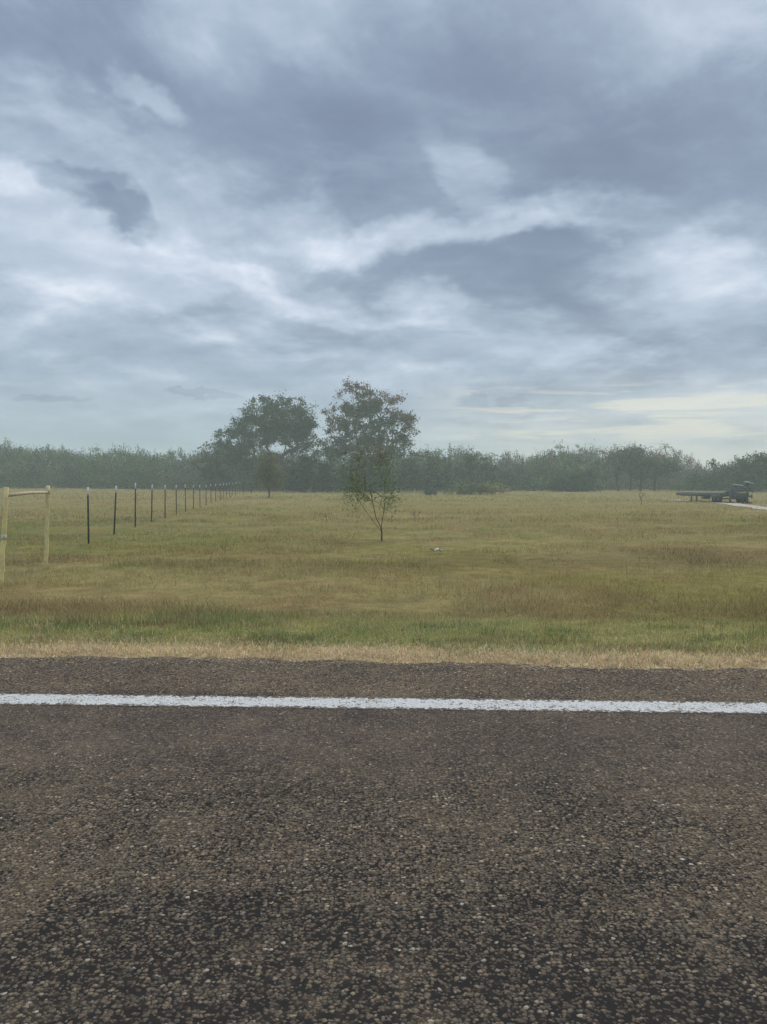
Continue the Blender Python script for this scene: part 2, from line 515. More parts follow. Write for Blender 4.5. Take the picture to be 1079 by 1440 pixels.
# pasture
chunks = []
def pasture(n, y0, y1, Lr, Wr, dens_s, curved=False, hgt=1.0):
    x, y = scatter(n, y0, y1)
    e = y - road_edge(x)
    cl = fbm(x / dens_s, y / dens_s, 121, 3)
    keep = (e > 1.7 + rng.normal(0, .35, len(x))) & (rng.random(len(x)) < .35 + 1.0 * cl)
    x, y = x[keep], y[keep]; n = len(x)
    c = jitter_col(field_col(x, y), .34, .07)
    c = lerp(c, TAN * 1.35, (rng.random(n) < .10) * .7)
    L = rng.uniform(*Lr, n) * (.25 + 1.5 * sstep(.3, .75, fbm(x / 1.5, y / 1.2, 131, 4))) * hgt
    chunks.append(blades(x, y, L, rng.uniform(*Wr, n), np.abs(rng.normal(.9, .4, n)).clip(0, 1.5), c, curved))
pasture(210000, 8.0, 15, (.03, .12), (.004, .009), .45)
pasture(210000, 14, 32, (.04, .14), (.007, .015), .7)
pasture(170000, 30, 70, (.06, .17), (.014, .034), 1.3)
pasture(110000, 66, 125, (.08, .20), (.04, .09), 2.5)
n = 700                                                 # weed stalks poking out of the pasture
x, y = scatter(n, 10, 60)
chunks.append(blades(x, y, rng.uniform(.15, .36, n), rng.uniform(.005, .010, n) * (1 + y / 40), np.abs(rng.normal(.2, .15, n)), jitter_col(np.tile(np.array([.38, .30, .16]), (n, 1)), .3)))
grass_object('pasture_grass', 'patchy brown and olive pasture grass across the open field', 'grass', chunks)

# ------------------------------------------------------------------ loose chips on the shoulder
m_chip = leafy('stone_chip', 0.0)
n = 3200
x = rng.uniform(-6, 6, n); off_ = np.abs(rng.normal(0, .22, n)); y = road_edge(x) - off_ + rng.uniform(-.02, .10, n)
w_ = rng.random(n) < .22
y = np.where(w_, rng.uniform(2.0, 5.9, n), y)
rs = rng.uniform(.003, .0085, n) * np.where(w_, .8, 1)
octa = np.array([(1, 0, 0), (0, 1, 0), (-1, 0, 0), (0, -1, 0), (0, 0, .8), (0, 0, -.8), (.75, .75, .2), (-.75, .7, .1)])
Vc = octa[None] * (rs[:, None, None] * rng.uniform(.65, 1.35, (n, 8, 1)))
ca, sa = np.cos(x * 91), np.sin(x * 91)
Vc = np.stack([Vc[..., 0] * ca[:, None] - Vc[..., 1] * sa[:, None], Vc[..., 0] * sa[:, None] + Vc[..., 1] * ca[:, None], Vc[..., 2]], -1)
Vc += np.stack([x, y, np.where(y < road_edge(x) - .02, .004, H(x, y) + .03)], 1)[:, None]
tri = np.array([(0, 6, 4), (6, 1, 4), (1, 7, 4), (7, 2, 4), (2, 3, 4), (3, 0, 4), (6, 0, 5), (1, 6, 5), (7, 1, 5), (2, 7, 5), (3, 2, 5), (0, 3, 5)])
cc_ = lerp(np.array([.14, .115, .09]), np.array([.34, .28, .21]), rng.random(n) ** 2)
cc_ = np.where((rng.random(n) < .04)[:, None], np.array([[.58, .54, .47]]), cc_)
tag(mesh('loose_gravel', Vc.reshape(-1, 3), [(np.arange(n)[:, None, None] * 8 + tri[None]).reshape(-1, 3)], m_chip, col=np.repeat(cc_, 8, 0)),
    'loose stone chips lying on the asphalt shoulder and road', 'gravel', kind='stuff')

# ------------------------------------------------------------------ trees
m_leaf = leafy('tree_leaf', .2)
m_bark, t = new_mat('grey_brown_bark')
p = t.pos(); n1 = t.noise(p, 9, 5, .65).outputs['Fac']
t.out(t.bsdf(t.mix(n1, (.055, .045, .036), (.13, .11, .09)), .95, .05, t.bump(n1, .8, .03)))
m_twig, t = new_mat('pale_grey_twig')
p = t.pos(); n1 = t.noise(p, 9, 4, .6).outputs['Fac']
t.out(t.bsdf(t.mix(n1, (.11, .10, .085), (.21, .19, .165)), .95, .05))


def tubes(segs, sides=5):
    """segs: (p0, p1, r0, r1) rows -> verts, quads"""
    p0 = np.array([s[0] for s in segs]); p1 = np.array([s[1] for s in segs])
    r0 = np.array([s[2] for s in segs]); r1 = np.array([s[3] for s in segs])
    d = p1 - p0; d /= np.linalg.norm(d, axis=1, keepdims=True) + 1e-9
    ref = np.where(np.abs(d[:, 2:3]) > .9, np.array([[1., 0, 0]]), np.array([[0, 0, 1.]]))
    u = np.cross(d, ref); u /= np.linalg.norm(u, axis=1, keepdims=True) + 1e-9
    v = np.cross(d, u)
    a = np.arange(sides) * 2 * np.pi / sides
    ring = u[:, None] * np.cos(a)[None, :, None] + v[:, None] * np.sin(a)[None, :, None]
    A = p0[:, None] + ring * r0[:, None, None]; B = p1[:, None] + ring * r1[:, None, None]
    V = np.concatenate([A, B], 1).reshape(-1, 3)
    k = np.arange(sides); q = np.stack([k, (k + 1) % sides, (k + 1) % sides + sides, k + sides], 1)
    P = (np.arange(len(segs))[:, None, None] * 2 * sides + q[None]).reshape(-1, 4)
    return V, P


def grow(clumps, trunk, tip_r=.012, bias=1.2, jit=.12, power=2.2):
    """connect crown clumps to a trunk polyline; returns segments with pipe-model radii"""
    pos = [np.array(p, float) for p in trunk]; par = [-1] + list(range(len(trunk) - 1))
    order = np.argsort(np.linalg.norm(clumps - pos[-1], axis=1))
    for ci in order:
        c = clumps[ci]; A = np.array(pos)
        dist = np.linalg.norm(A - c, axis=1)
        cost = dist + bias * np.maximum(0, A[:, 2] - c[2] + .25 * np.linalg.norm(A[:, :2] - c[:2], axis=1))
        cost[0] += 1e3
        j = int(np.argmin(cost)); L = dist[j]
        steps = max(2, min(4, int(L / .6) + 1)); last = j
        for s in range(1, steps + 1):
            f = s / steps
            q = pos[j] * (1 - f) + c * f
            q = q + np.array([0, 0, .10 * L * math.sin(f * math.pi)]) + (rng.normal(0, jit, 3) * L * .35 if s < steps else 0)
            pos.append(q); par.append(last); last = len(pos) - 1
    n = len(pos); r = np.zeros(n); has = np.zeros(n, bool)
    acc = np.zeros(n)
    for k in range(n - 1, -1, -1):
        r[k] = max(tip_r, acc[k] ** (1 / power)) if acc[k] > 0 else tip_r
        if par[k] >= 0: acc[par[k]] += r[k] ** power
    return [(pos[par[k]], pos[k], min(r[par[k]], r[k] * 1.35), r[k]) for k in range(1, n)]


def in_lobes(n, lobes, noise_s=1.0, thin=.42, seed=0):
    """random points inside a union of ellipsoids (cx, cy, cz, rx, ry, rz), denser near the skin, broken up by noise"""
    out = []
    vol = np.array([l[3] * l[4] * l[5] for l in lobes]); vol = vol / vol.sum()
    while len(out) < n:
        l = lobes[rng.choice(len(lobes), p=vol)]
        d = rng.normal(0, 1, 3); d /= np.linalg.norm(d)
        q = np.array(l[:3]) + d * np.array(l[3:6]) * rng.uniform(.12, 1) ** .42
        if vnoise((q[0] + q[1] * .6) / noise_s + seed, (q[2] + q[1] * .35) / noise_s, 201) < thin * .9: continue
        out.append(q)
    return np.array(out)


def leaves(centers, per, rad, size, col, aspect=.55, droop=0, outer=None, flat=.8):
    """leaf-sized rhombi gathered round each centre; col(centre array) gives a base colour per centre"""
    k = len(centers); n = k * per
    rr = (rng.uniform(.6, 1.35, k) * rad)
    off = rng.normal(0, 1, (n, 3)) * np.array([1, 1, flat]) * np.repeat(rr, per)[:, None] * .55
    C = np.repeat(centers, per, 0) + off
    a = rng.normal(0, 1, (n, 3)); a[:, 2] -= droop; a /= np.linalg.norm(a, axis=1, keepdims=True)
    b = np.cross(a, rng.normal(0, 1, (n, 3))); b /= np.linalg.norm(b, axis=1, keepdims=True)
    s = rng.uniform(.6, 1.4, n) * size
    a *= s[:, None]; b *= (s * aspect)[:, None]
    V = np.stack([C - a * .5, C + b * .5, C + a * .5, C - b * .5], 1).reshape(-1, 3)
    base = np.repeat(col * rng.uniform(.62, 1.4, k)[:, None], per, 0)
    cc = jitter_col(base, .22, .07)
    return V, np.arange(4 * n).reshape(n, 4), np.repeat(cc, 4, 0)


def put_tree(name, base, label, cat, wood, leaf, group=None, parts=('trunk', 'crown'), wood_mat=None, sides=6):
    root = empty(name, base, label, cat, group)
    V, P = tubes(wood, sides)
    mesh(parts[0], V, [P], wood_mat or m_bark, root, smooth=True)
    if leaf is not None:
        V, P, C = leaf
        mesh(parts[1], V, [P], m_leaf, root, col=np.clip(C, .004, .9))
    return root


def local(px, py, base):
    """crown point for a photo pixel, relative to a tree standing at base"""
    return at(px, py, base[1]) - base


DK = np.array([.040, .070, .030]); MG = np.array([.070, .110, .042]); PG = np.array([.120, .150, .068]); RB = np.array([.20, .11, .08]); GY = np.array([.110, .130, .085])


def px_tree(name, bx, by, label, cat, lobes_px, trunk_top, ncl, per, rad, size, colf, depth=.8, Y=None, tip=.02, noise_s=1.6, thin=.42,
            aspect=.6, droop=0, parts=('trunk', 'crown'), stems=1, wood_mat=None, jit=.12, r_pow=2.2, group=None):
    base = ground(bx, by) if Y is None else None
    if base is None:
        d = ray(bx, by); base = np.array([d[0] * Y, Y, float(H(d[0] * Y, Y))])
    Yb = base[1]; sc = Yb / F
    lobes = []
    for (cx, cy, rx, ry) in lobes_px:
        q = local(cx, cy, base)
        lobes.append((q[0], rng.uniform(-.15, .15) * rx * sc, q[2], rx * sc, max(rx, ry) * sc * depth, ry * sc))
    cl = in_lobes(ncl, lobes, noise_s, thin, rng.uniform(0, 50))
    cl = cl[cl[:, 2] > .05]
    tq = local(*trunk_top, base)
    tr = [np.array([0, 0, -.1]), tq * .35 + rng.normal(0, .03, 3) * tq[2], tq * .7 + rng.normal(0, .03, 3) * tq[2], tq]
    wood = grow(cl, tr, tip, jit=jit, power=r_pow)
    for _ in range(stems - 1):
        tr2 = [p + np.array([rng.normal(0, .12), rng.normal(0, .12), 0]) * (1 + k) * tq[2] * .35 for k, p in enumerate(tr)]
        sub = cl[rng.random(len(cl)) < .5]
        if len(sub): wood += grow(sub, tr2, tip, jit=jit, power=r_pow)
    col = colf(cl, lobes)
    lf = leaves(cl, per, rad, size, col, aspect, droop)
    return put_tree(name, base, label, cat, wood, lf, group, parts, wood_mat)


def mixcol(a, b, f0=.3, f1=.7, s=.5):
    def fn(cl, lobes):
        n = vnoise(cl[:, 0] * s + 3, cl[:, 2] * s + cl[:, 1] * .3, 301)
        return lerp(a, b, sstep(f0, f1, n * .7 + rng.random(len(cl)) * .3))
    return fn


def outer_red(cl, lobes):
    z = cl[:, 2]; zc = np.median(z); x = cl[:, 0]
    rim = sstep(.15, .9, (z - zc) / (z.max() - zc) * .75 + sstep(0, 1, np.abs(x - x.mean()) / (np.ptp(x) / 2)) * .45)
    return lerp(MG, RB, np.clip(rim * .9 + rng.normal(0, .15, len(cl)), 0, 1))


# the two tall trees
px_tree('tall_tree', 385, 691, 'tall round-crowned dark green tree beside the reddish tree at the far edge of the field', 'tree',
        [(388, 590, 50, 36), (412, 592, 32, 34), (360, 604, 34, 28), (425, 604, 22, 30), (334, 620, 32, 22), (322, 636, 26, 18), (350, 640, 40, 22), (402, 622, 36, 22), (312, 632, 16, 12), (430, 632, 18, 16)], (397, 640), 470, 84, .72, .26,
        mixcol(DK, MG), tip=.035, noise_s=1.2, thin=.26)
px_tree('tall_tree', 519, 692, 'tallest tree with reddish brown outer leaves and gaps of sky in its crown', 'tree',
        [(500, 562, 34, 26), (546, 562, 20, 18), (520, 590, 48, 26), (562, 600, 24, 26), (477, 578, 22, 20), (478, 612, 24, 22), (540, 618, 40, 16), (460, 630, 24, 16), (515, 634, 46, 20), (552, 626, 32, 16)], (517, 628), 430, 60, .68, .26,
        outer_red, tip=.035, noise_s=1.1, thin=.36)
# sapling in the foreground of the field
sap = ground(537, 761)
def sap_tree():
    base = sap
    L = lambda px, py: local(px, py, base)
    lob = []
    for (cx, cy, rx, ry) in [(520, 640, 26, 16), (500, 660, 22, 20), (530, 668, 22, 22), (512, 690, 18, 14), (547, 690, 12, 22), (498, 688, 16, 12), (542, 650, 20, 16), (516, 702, 14, 10), (546, 715, 9, 15), (488, 698, 12, 14), (505, 712, 10, 10), (553, 700, 9, 16)]:
        q = L(cx, cy); s = base[1] / F
        lob.append((q[0], 0, q[2], rx * s, rx * s * .9, ry * s))
    cl = in_lobes(250, lob, .30, .38, 3)
    tr = [np.array([0, 0, -.05]), L(537, 748), L(536, 742)]
    wood = grow(cl[:110], [*tr, L(529, 728), L(524, 706), L(520, 684)], .0026, jit=.10, power=2.45)
    wood += grow(cl[110:180], [*tr, L(539, 724), L(542, 704), L(541, 684)], .0026, jit=.10, power=2.45)
    c2 = cl[180:][cl[180:][:, 0] < L(522, 700)[0]]
    wood += grow(c2 if len(c2) else cl[:4], [*tr[:2], L(528, 737), L(517, 722), L(508, 709)], .0026, jit=.10, power=2.45)
    wood += [(tr[0], tr[1], .028, .022), (tr[1], tr[2], .024, .02)]
    # upright bare whips above the leaves
    for _ in range(16):
        q = cl[rng.integers(len(cl))]; wood.append((q, q + np.array([rng.normal(0, .06), rng.normal(0, .06), rng.uniform(.15, .45)]), .004, .0015))
    n = vnoise(cl[:, 0] * 2, cl[:, 2] * 2, 7)
    col = lerp(np.array([.18, .235, .075]), np.array([.215, .205, .14]), sstep(.35, .75, n * .6 + .35 * sstep(L(520, 690)[2], L(520, 640)[2], cl[:, 2])))
    lf = leaves(cl, 8, .22, .085, col, .27, .5, flat=1.1)
    put_tree('sapling', base, 'slim forked young tree with sparse narrow leaves standing alone in mid field', 'tree', wood, lf)
sap_tree()
px_tree('sapling', 378, 700, 'small rusty tan tree by the far end of the wire fence', 'tree',
        [(378, 648, 14, 14), (370, 664, 16, 14), (388, 668, 14, 12), (380, 680, 20, 10), (384, 655, 12, 12)], (378, 688), 150, 50, .34, .15,
        mixcol(np.array([.235, .195, .115]), np.array([.18, .18, .085])), tip=.012, noise_s=.6, thin=.4, aspect=.4)
# trees and bushes round the tall pair
px_tree('bushy_tree', 298, 690, 'pale green loose tree to the left of the tall dark round tree', 'tree', [(300, 640, 18, 20), (285, 655, 18, 18), (318, 655, 20, 22), (305, 672, 30, 16)], (300, 668), 130, 26, .6, .3,
        mixcol(PG, np.array([.075, .09, .05])), Y=112, tip=.03)
px_tree('evergreen_bush', 425, 693, 'dark evergreen thicket between the two tall trees', 'bush', [(420, 666, 24, 26), (445, 660, 26, 24), (465, 668, 22, 24), (402, 674, 18, 18), (440, 680, 46, 12)], (432, 675), 210, 30, .6, .32,
        mixcol(DK * .5, DK * .8), Y=104, tip=.03, parts=('stem', 'foliage'), thin=.3)
px_tree('evergreen_bush', 500, 693, 'dark leafy thicket behind the slim sapling, under the reddish tree', 'bush', [(498, 668, 26, 24), (525, 666, 26, 26), (550, 672, 20, 20), (515, 682, 46, 10)], (512, 676), 200, 30, .6, .32,
        mixcol(DK * .5, DK * .9), Y=105, tip=.03, parts=('stem', 'foliage'), thin=.3)
px_tree('broad_bush', 600, 693, 'broad grey-green bush to the right of the reddish tall tree', 'bush', [(592, 652, 26, 20), (620, 658, 24, 22), (574, 668, 22, 20), (600, 672, 44, 18), (636, 668, 18, 20)], (600, 672), 260, 32, .6, .3,
        mixcol(PG * 1.0, GY * 1.2), Y=108, tip=.03, parts=('stem', 'foliage'), thin=.28)
px_tree('domed_tree', 668, 690, 'dark domed tree rising above the far treeline beside the low scrub mound', 'tree', [(668, 652, 20, 16), (660, 664, 24, 18), (684, 662, 14, 16), (668, 676, 26, 12)], (668, 668), 150, 30, .6, .32,
        mixcol(DK * 1.3, MG), Y=122, tip=.03, thin=.28)
px_tree('evergreen_bush', 805, 692, 'low dark rounded evergreen bush at the right-hand field edge', 'bush', [(800, 676, 26, 16), (822, 676, 18, 16), (785, 682, 18, 10), (805, 686, 40, 7)], (804, 684), 180, 30, .5, .3,
        mixcol(DK, DK * 1.5), Y=112, tip=.03, parts=('stem', 'foliage'), thin=.25)
for (bx, lob, tt, lab, thin, per) in [
    (870, [(868, 652, 24, 16), (850, 660, 18, 14), (885, 645, 16, 14)], (868, 672), 'grey-green field-edge tree with a leaning clear trunk', .4, 26),
    (886, [(890, 642, 20, 14), (880, 655, 20, 14), (905, 655, 16, 14)], (888, 668), 'taller ragged tree in the row of clear trunks left of the trailer', .45, 22),
    (901, [(904, 648, 14, 14), (915, 660, 18, 14), (897, 664, 16, 12)], (902, 672), 'narrow tree with a dark straight trunk behind the small dead sapling', .42, 24),
    (920, [(930, 652, 22, 12), (945, 660, 18, 12), (912, 664, 18, 12)], (922, 670), 'low spreading tree under the bare tall tree left of the trailer', .4, 26)]:
    px_tree('field_tree', bx, 692, lab, 'tree', lob, tt, 90, per, .6, .28, mixcol(MG, GY), Y=118, tip=.035, thin=thin, jit=.16)
px_tree('bare_tree', 926, 690, 'thin bare tree with sprays of fine twigs against the pale sky', 'tree', [(912, 634, 10, 8), (935, 630, 14, 8), (925, 645, 18, 12), (944, 642, 10, 8)], (926, 662), 80, 5, .5, .2,
        mixcol(GY, RB), Y=121, tip=.035, thin=.3, wood_mat=m_twig)
px_tree('dark_tree', 1002, 690, 'dark tufted tree behind the flatbed trailer', 'tree', [(998, 654, 14, 9), (1005, 664, 22, 12), (985, 672, 22, 12), (1010, 676, 26, 12)], (1000, 672), 150, 28, .6, .3,
        mixcol(DK * 1.2, MG), Y=116, tip=.035, thin=.35)
px_tree('dark_tree', 1058, 690, 'large dense blue-green tree at the right edge of the photo', 'tree', [(1050, 660, 24, 18), (1075, 656, 24, 18), (1040, 672, 20, 16), (1090, 668, 24, 22), (1062, 680, 40, 12)], (1058, 672), 240, 32, .65, .32,
        mixcol(DK, MG), Y=110, tip=.035, thin=.28)
px_tree('scrub_mound', 676, 695, 'low green-tan scrub mound spreading in front of the treeline', 'scrub', [(662, 688, 26, 8), (690, 687, 28, 8), (640, 692, 18, 5)], (674, 691), 150, 28, .30, .20,
        mixcol(np.array([.16, .185, .075]), np.array([.25, .235, .11])), Y=92, tip=.012, parts=('stem', 'foliage'), thin=.15)
px_tree('small_bush', 603, 699, 'small blue-grey bush at the left end of the scrub mound', 'bush', [(602, 693, 7, 5), (610, 694, 5, 4)], (603, 696), 40, 26, .22, .16,
        mixcol(np.array([.10, .13, .085]), np.array([.08, .11, .07])), Y=88, tip=.012, parts=('stem', 'foliage'), thin=.15)
# small dead sapling and dead weeds in the pasture
def dead(name, px, py, top, label, n, tip):
    base = ground(px, py); h = local(px, top, base)[2]
    tr = [np.array([0, 0, -.03]), np.array([.01, 0, h * .25]), np.array([0, 0, h * .45])]
    cl = np.stack([rng.normal(0, h * .20, n), rng.normal(0, h * .20, n), rng.uniform(.5, 1, n) * h], 1)
    lf = leaves(cl, 3, .08, .07, np.tile(np.array([.15, .11, .07]), (n, 1)), .35)
    put_tree(name, base, label, 'dead plant', grow(cl, tr, tip), lf, None, ('stem', 'foliage'))
dead('dead_sapling', 902, 711, 692, 'small leafless sapling alone in the grass left of the flatbed trailer', 22, .008)
dead('dead_weed', 459, 736, 716, 'thin dead weed stalk to the left of the slim sapling', 12, .003)
dead('dead_weed', 584, 734, 718, 'thin dead weed stalk to the right of the slim sapling', 12, .003)

# ------------------------------------------------------------------ distant woods: one mass
Vs, Ps, Cs, nv = [], [], [], 0
WV, WP, wn = [], [], 0
top_px = np.array([(-200, 632), (-60, 628), (0, 624), (40, 628), (70, 634), (110, 640), (150, 634), (175, 632), (215, 640), (260, 638), (300, 640), (450, 645), (560, 640), (600, 636),
                   (640, 640), (700, 644), (760, 640), (800, 637), (850, 636), (900, 634), (940, 640), (965, 650), (985, 660), (1020, 655), (1050, 650), (1079, 645), (1300, 640)])
for row, Yr in enumerate((124, 131, 140, 152)):
    px = -170 if row else -120
    while px < 1270:
        Y = Yr + rng.uniform(-3, 3)
        if 835 < px < 965 and row < 2: Y += 22
        x0 = (px - 539.5) / F * Y; g = float(H(x0, Y))
        tpy = np.interp(px, top_px[:, 0], top_px[:, 1]) + rng.normal(0, 2.5) + (9 if px < 300 else 24) * (.5 - float(vnoise(px / 26 + row * 9, row, 401))) + (4 if row < 2 else -2)
        zt = at(px, tpy, Y)[2] - g
        w = rng.uniform(1.5, 3.4)
        lob = [(0, 0, zt * .62, w, w, zt * .38), (rng.normal(0, 1), rng.normal(0, .8), zt * .36, w * 1.15, w, zt * .36), (rng.normal(0, 1.2), rng.normal(0, 1), zt * .22, w * 1.1, w, zt * .24)]
        cl = in_lobes(70, lob, 1.5, .3, rng.uniform(0, 99)); cl = cl[cl[:, 2] > .15]
        tone = rng.random()
        bc = MG * 1.55 if tone < .45 else (GY * 1.25 if tone < .75 else PG * 1.1)
        if px > 300 and tone > .9: bc = RB * .8
        V, P, C = leaves(cl, 30, .75, .30, np.tile(bc, (len(cl), 1)), .6)
        o = np.array([x0, Y, g])
        Vs.append(V + o); Ps.append(P + nv); Cs.append(C); nv += len(V)
        # fine upright twigs breaking the outline
        tips = cl[cl[:, 2] > zt * .62]
        if len(tips):
            k = rng.integers(len(tips), size=34)
            b0 = tips[k] + rng.normal(0, .35, (34, 3)); dv = np.stack([rng.normal(0, .18, 34), rng.normal(0, .18, 34), rng.uniform(.4, 1.25, 34)], 1)
            sd = np.stack([rng.uniform(.02, .05, 34), rng.normal(0, .02, 34), np.zeros(34)], 1)
            V = np.stack([b0 - sd, b0 + sd, b0 + dv + sd * .3, b0 + dv - sd * .3], 1).reshape(-1, 3)
            Vs.append(V + o); Ps.append(np.arange(136).reshape(34, 4) + nv); Cs.append(np.tile(np.array([.10, .085, .07]), (136, 1))); nv += 136
            lk = leaves(b0 + dv * rng.uniform(.5, 1, (34, 1)), 5, .22, .16, np.tile(bc, (34, 1)), .5)
            Vs.append(lk[0] + o); Ps.append(lk[1] + nv); Cs.append(lk[2]); nv += len(lk[0])
        px += w * F / Y * rng.uniform(.75, 1.2)
tag(mesh('distant_woods', np.concatenate(Vs), [np.concatenate(Ps)], m_leaf, col=np.concatenate(Cs).clip(.004, .9)),
    'hazy grey-green wood of low brushy trees closing the far side of the field', 'woods', kind='stuff')

# ------------------------------------------------------------------ fence
m_post = plain('weathered_yellow_wood', (.74, .63, .27), .85, .3, 7, .2, color2=(.55, .45, .24))
m_rail = plain('pale_round_rail', (.55, .47, .33), .85, .3, 10, .2)
m_mark = plain('flaked_white_paint', (.60, .56, .44), .8, .3, 25, .2)
m_steel = plain('dark_green_post_steel', (.035, .042, .036), .6, .3, 30, .4)
m_tip = plain('white_post_tip', (.72, .74, .74), .6, .12, 30, .3)
m_wire = plain('dull_fence_wire', (.17, .165, .15), .6, .2, 30, .4)
wood1 = ground(2, 827); wood2 = ground(65, 801)
fence = empty('wire_fence', wood1, 'wire fence of white-tipped steel posts running back from two wooden brace posts', 'fence')
FO = np.array(wood1)


def wooden_post(base, top, r, bands, mat=None):
    base = np.array(base); top = np.array(top)
    b = MB(); n = 9
    pts = [base + (top - base) * f + np.array([rng.normal(0, .006), rng.normal(0, .006), 0]) for f in np.linspace(-.03, 1, n)]
    b.tube(pts, [r * (1.06 - .12 * i / n) * rng.uniform(.95, 1.05) for i in range(n)], 12)
    o = b.build('wooden_post', mat or m_post, fence, True, FO)
    for f0, f1 in bands:
        p0 = base + (top - base) * f0; p1 = base + (top - base) * f1
        s = MB(); s.tube([p0, (p0 + p1) / 2, p1], [r * 1.03 + .004] * 3, 12)
        s.build('paint_patch', m_mark, o, True, FO)
    return o


def vtop(base, px, py):
    return at(px, py, base[1])


t1 = vtop(wood1, 8.5, 685); t2 = vtop(wood2, 67.5, 683)
wooden_post(wood1, t1, .036, [(.48, .53), (.76, .88)])
wooden_post(wood2, t2, .034, [(.90, .985)])
rail = MB(); a0 = wood1 + (t1 - wood1) * .92; a1 = wood2 + (t2 - wood2) * .922
rail.tube([a0 + np.array([.03, .02, 0]), a0 * .5 + a1 * .5 + np.array([0, 0, .012]), a1 + np.array([0.0, -.04, 0])], [.030, .027, .025], 10)
rail.build('brace_rail', m_rail, fence, True, FO)
ZPX = [(124, 19.0), (160, 22.7), (190, 26.3), (213, 29.9), (232, 33.6), (248, 37.4), (261, 41.2), (272, 45), (281.5, 49), (290, 53), (297, 57), (303.5, 61), (310, 65), (315, 69), (319, 73), (323, 77), (327, 81), (331, 85), (334, 89), (337.5, 93)]
line_pts = [(wood1, 1.33), (wood2, 1.42)]
lean = {0: (.0, 0), 1: (.055, 0), 2: (.015, 0), 3: (.02, .02)}
for i, (px, Z) in enumerate(ZPX):
    x = (px - 539.5) / F * Z
    base = np.array([x, Z, float(H(x, Z))])
    hgt = 1.43 + rng.normal(0, .02) + (.06 if i == 2 else 0)
    lx, ly = lean.get(i, (rng.normal(0, .012), rng.normal(0, .012)))
    top = base + np.array([lx * hgt, ly * hgt, hgt])
    r_ = Matrix(((1, 0, lx), (0, 1, ly), (0, 0, 1)))
    M = np.array(r_)
    def tee(b, z0, z1, grow_=0.0):
        for (cx, cy, sx, sy) in ((0, 0, .044 + grow_, .008 + grow_), (0, .018, .008 + grow_, .030 + grow_)):
            V = np.array([[cx + a * sx / 2, cy + c * sy / 2, z] for a in (-1, 1) for c in (-1, 1) for z in (z0, z1)])
            V = V @ M.T + base
            b.add(V, [(0, 1, 3, 2), (4, 6, 7, 5), (0, 4, 5, 1), (2, 3, 7, 6), (0, 2, 6, 4), (1, 5, 7, 3)])
    b = MB(); tee(b, -.1, hgt - .20)
    for s in range(12):                                  # studs that hold the wire
        q = np.array([0, -.008, .2 + s * .085]) @ M.T + base
        b.box(q, (.014, .010, .014))
    po = b.build('steel_post', m_steel, fence, False, FO)
    b = MB(); tee(b, hgt - .20, hgt, .002); b.build('post_tip', m_tip, po, False, FO)
    line_pts.append((base, hgt))
# the far corner: two wooden posts and a rail
c0 = ground(342.5, 693.5, 90, 140); c0 = np.array([(342.5 - 539.5) / F * 96.5, 96.5, 0]); c0[2] = H(c0[0], c0[1])
c1 = np.array([(354 - 539.5) / F * 97.5, 97.5, 0]); c1[2] = H(c1[0], c1[1])
for q in (c0, c1):
    wooden_post(q, q + np.array([0, 0, 1.5]), .075, [], m_bark)
b = MB(); b.tube([c0 + np.array([0, -.1, 1.42]), c1 + np.array([0, -.1, 1.42])], .06, 8); b.build('brace_rail', m_twig, fence, True, FO)
for z_ in (.35, .65, .95, 1.2):
    b = MB(); b.tube([c0 + np.array([-3.2, -3.5, z_]), c0 + np.array([0, -.12, z_]), c1 + np.array([0.3, -.1, z_])], .05, 6); b.build('corner_rail', m_bark, fence, True, FO)
line_pts += [(c0, 1.45), (c1, 1.45)]
for k, f in enumerate((.10, .22, .34, .46, .58, .71, .85)):
    b = MB(); pts = []
    for j, (q, hg) in enumerate(line_pts):
        p_ = q + np.array([.006, -.02, hg * f * .92])
        if pts: pts.append((pts[-1] + p_) / 2 - np.array([0, 0, .012]))
        pts.append(p_)
    b.tube(pts, .0032 if k < 6 else .004, 4, False); b.build('wire_strand', m_wire, fence, True, FO)

# ------------------------------------------------------------------ flatbed trailer
m_dark = plain('dark_trailer_steel', (.085, .105, .105), .6, .35, 5, .35)
m_deck = plain('weathered_deck_boards', (.24, .22, .19), .9, .35, 3, .1)
m_tyre = plain('tyre_rubber', (.022, .022, .023), .85, .2, 20, .2)
m_rim = plain('dull_wheel_rim', (.20, .20, .20), .5, .3, 20, .5)
m_pale = plain('pale_sheet_metal', (.50, .52, .50), .5, .15, 4, .4)
m_block = plain('dark_timber_block', (.06, .05, .04), .9, .3, 8, .1)
tb = np.array([28.0, 63.0, float(H(29, 66))])
trailer = empty('flatbed_trailer', tb, 'dark flatbed trailer with an upright frame parked beside the pale gravel track', 'trailer')
W = 2.25; L0, L1 = 1.0, 11.0; zd = .86
b = MB()
for s in range(14):
    b.box((W / 2 - W / 2 + (s + .5) * W / 14, (L0 + L1) / 2, zd), (W / 14 - .012, L1 - L0, .05))
b.build('deck', m_deck, trailer)
b = MB()
for x_ in (.05, W - .05):
    b.box((x_, (L0 + L1) / 2, zd - .155), (.09, L1 - L0, .24))
for y_ in np.arange(L0 + .3, L1, .9): b.box((W / 2, y_, zd - .11), (W - .2, .07, .14))
b.box((W / 2, L1 - .05, zd - .16), (W - .19, .08, .22)); b.box((W / 2, L0 + .05, zd - .16), (W - .19, .08, .22))
for x_ in (.35, W - .35): b.box((x_, (L0 + L1) / 2, zd - .26), (.11, L1 - L0 - .4, .12))
b.build('frame', m_dark, trailer)
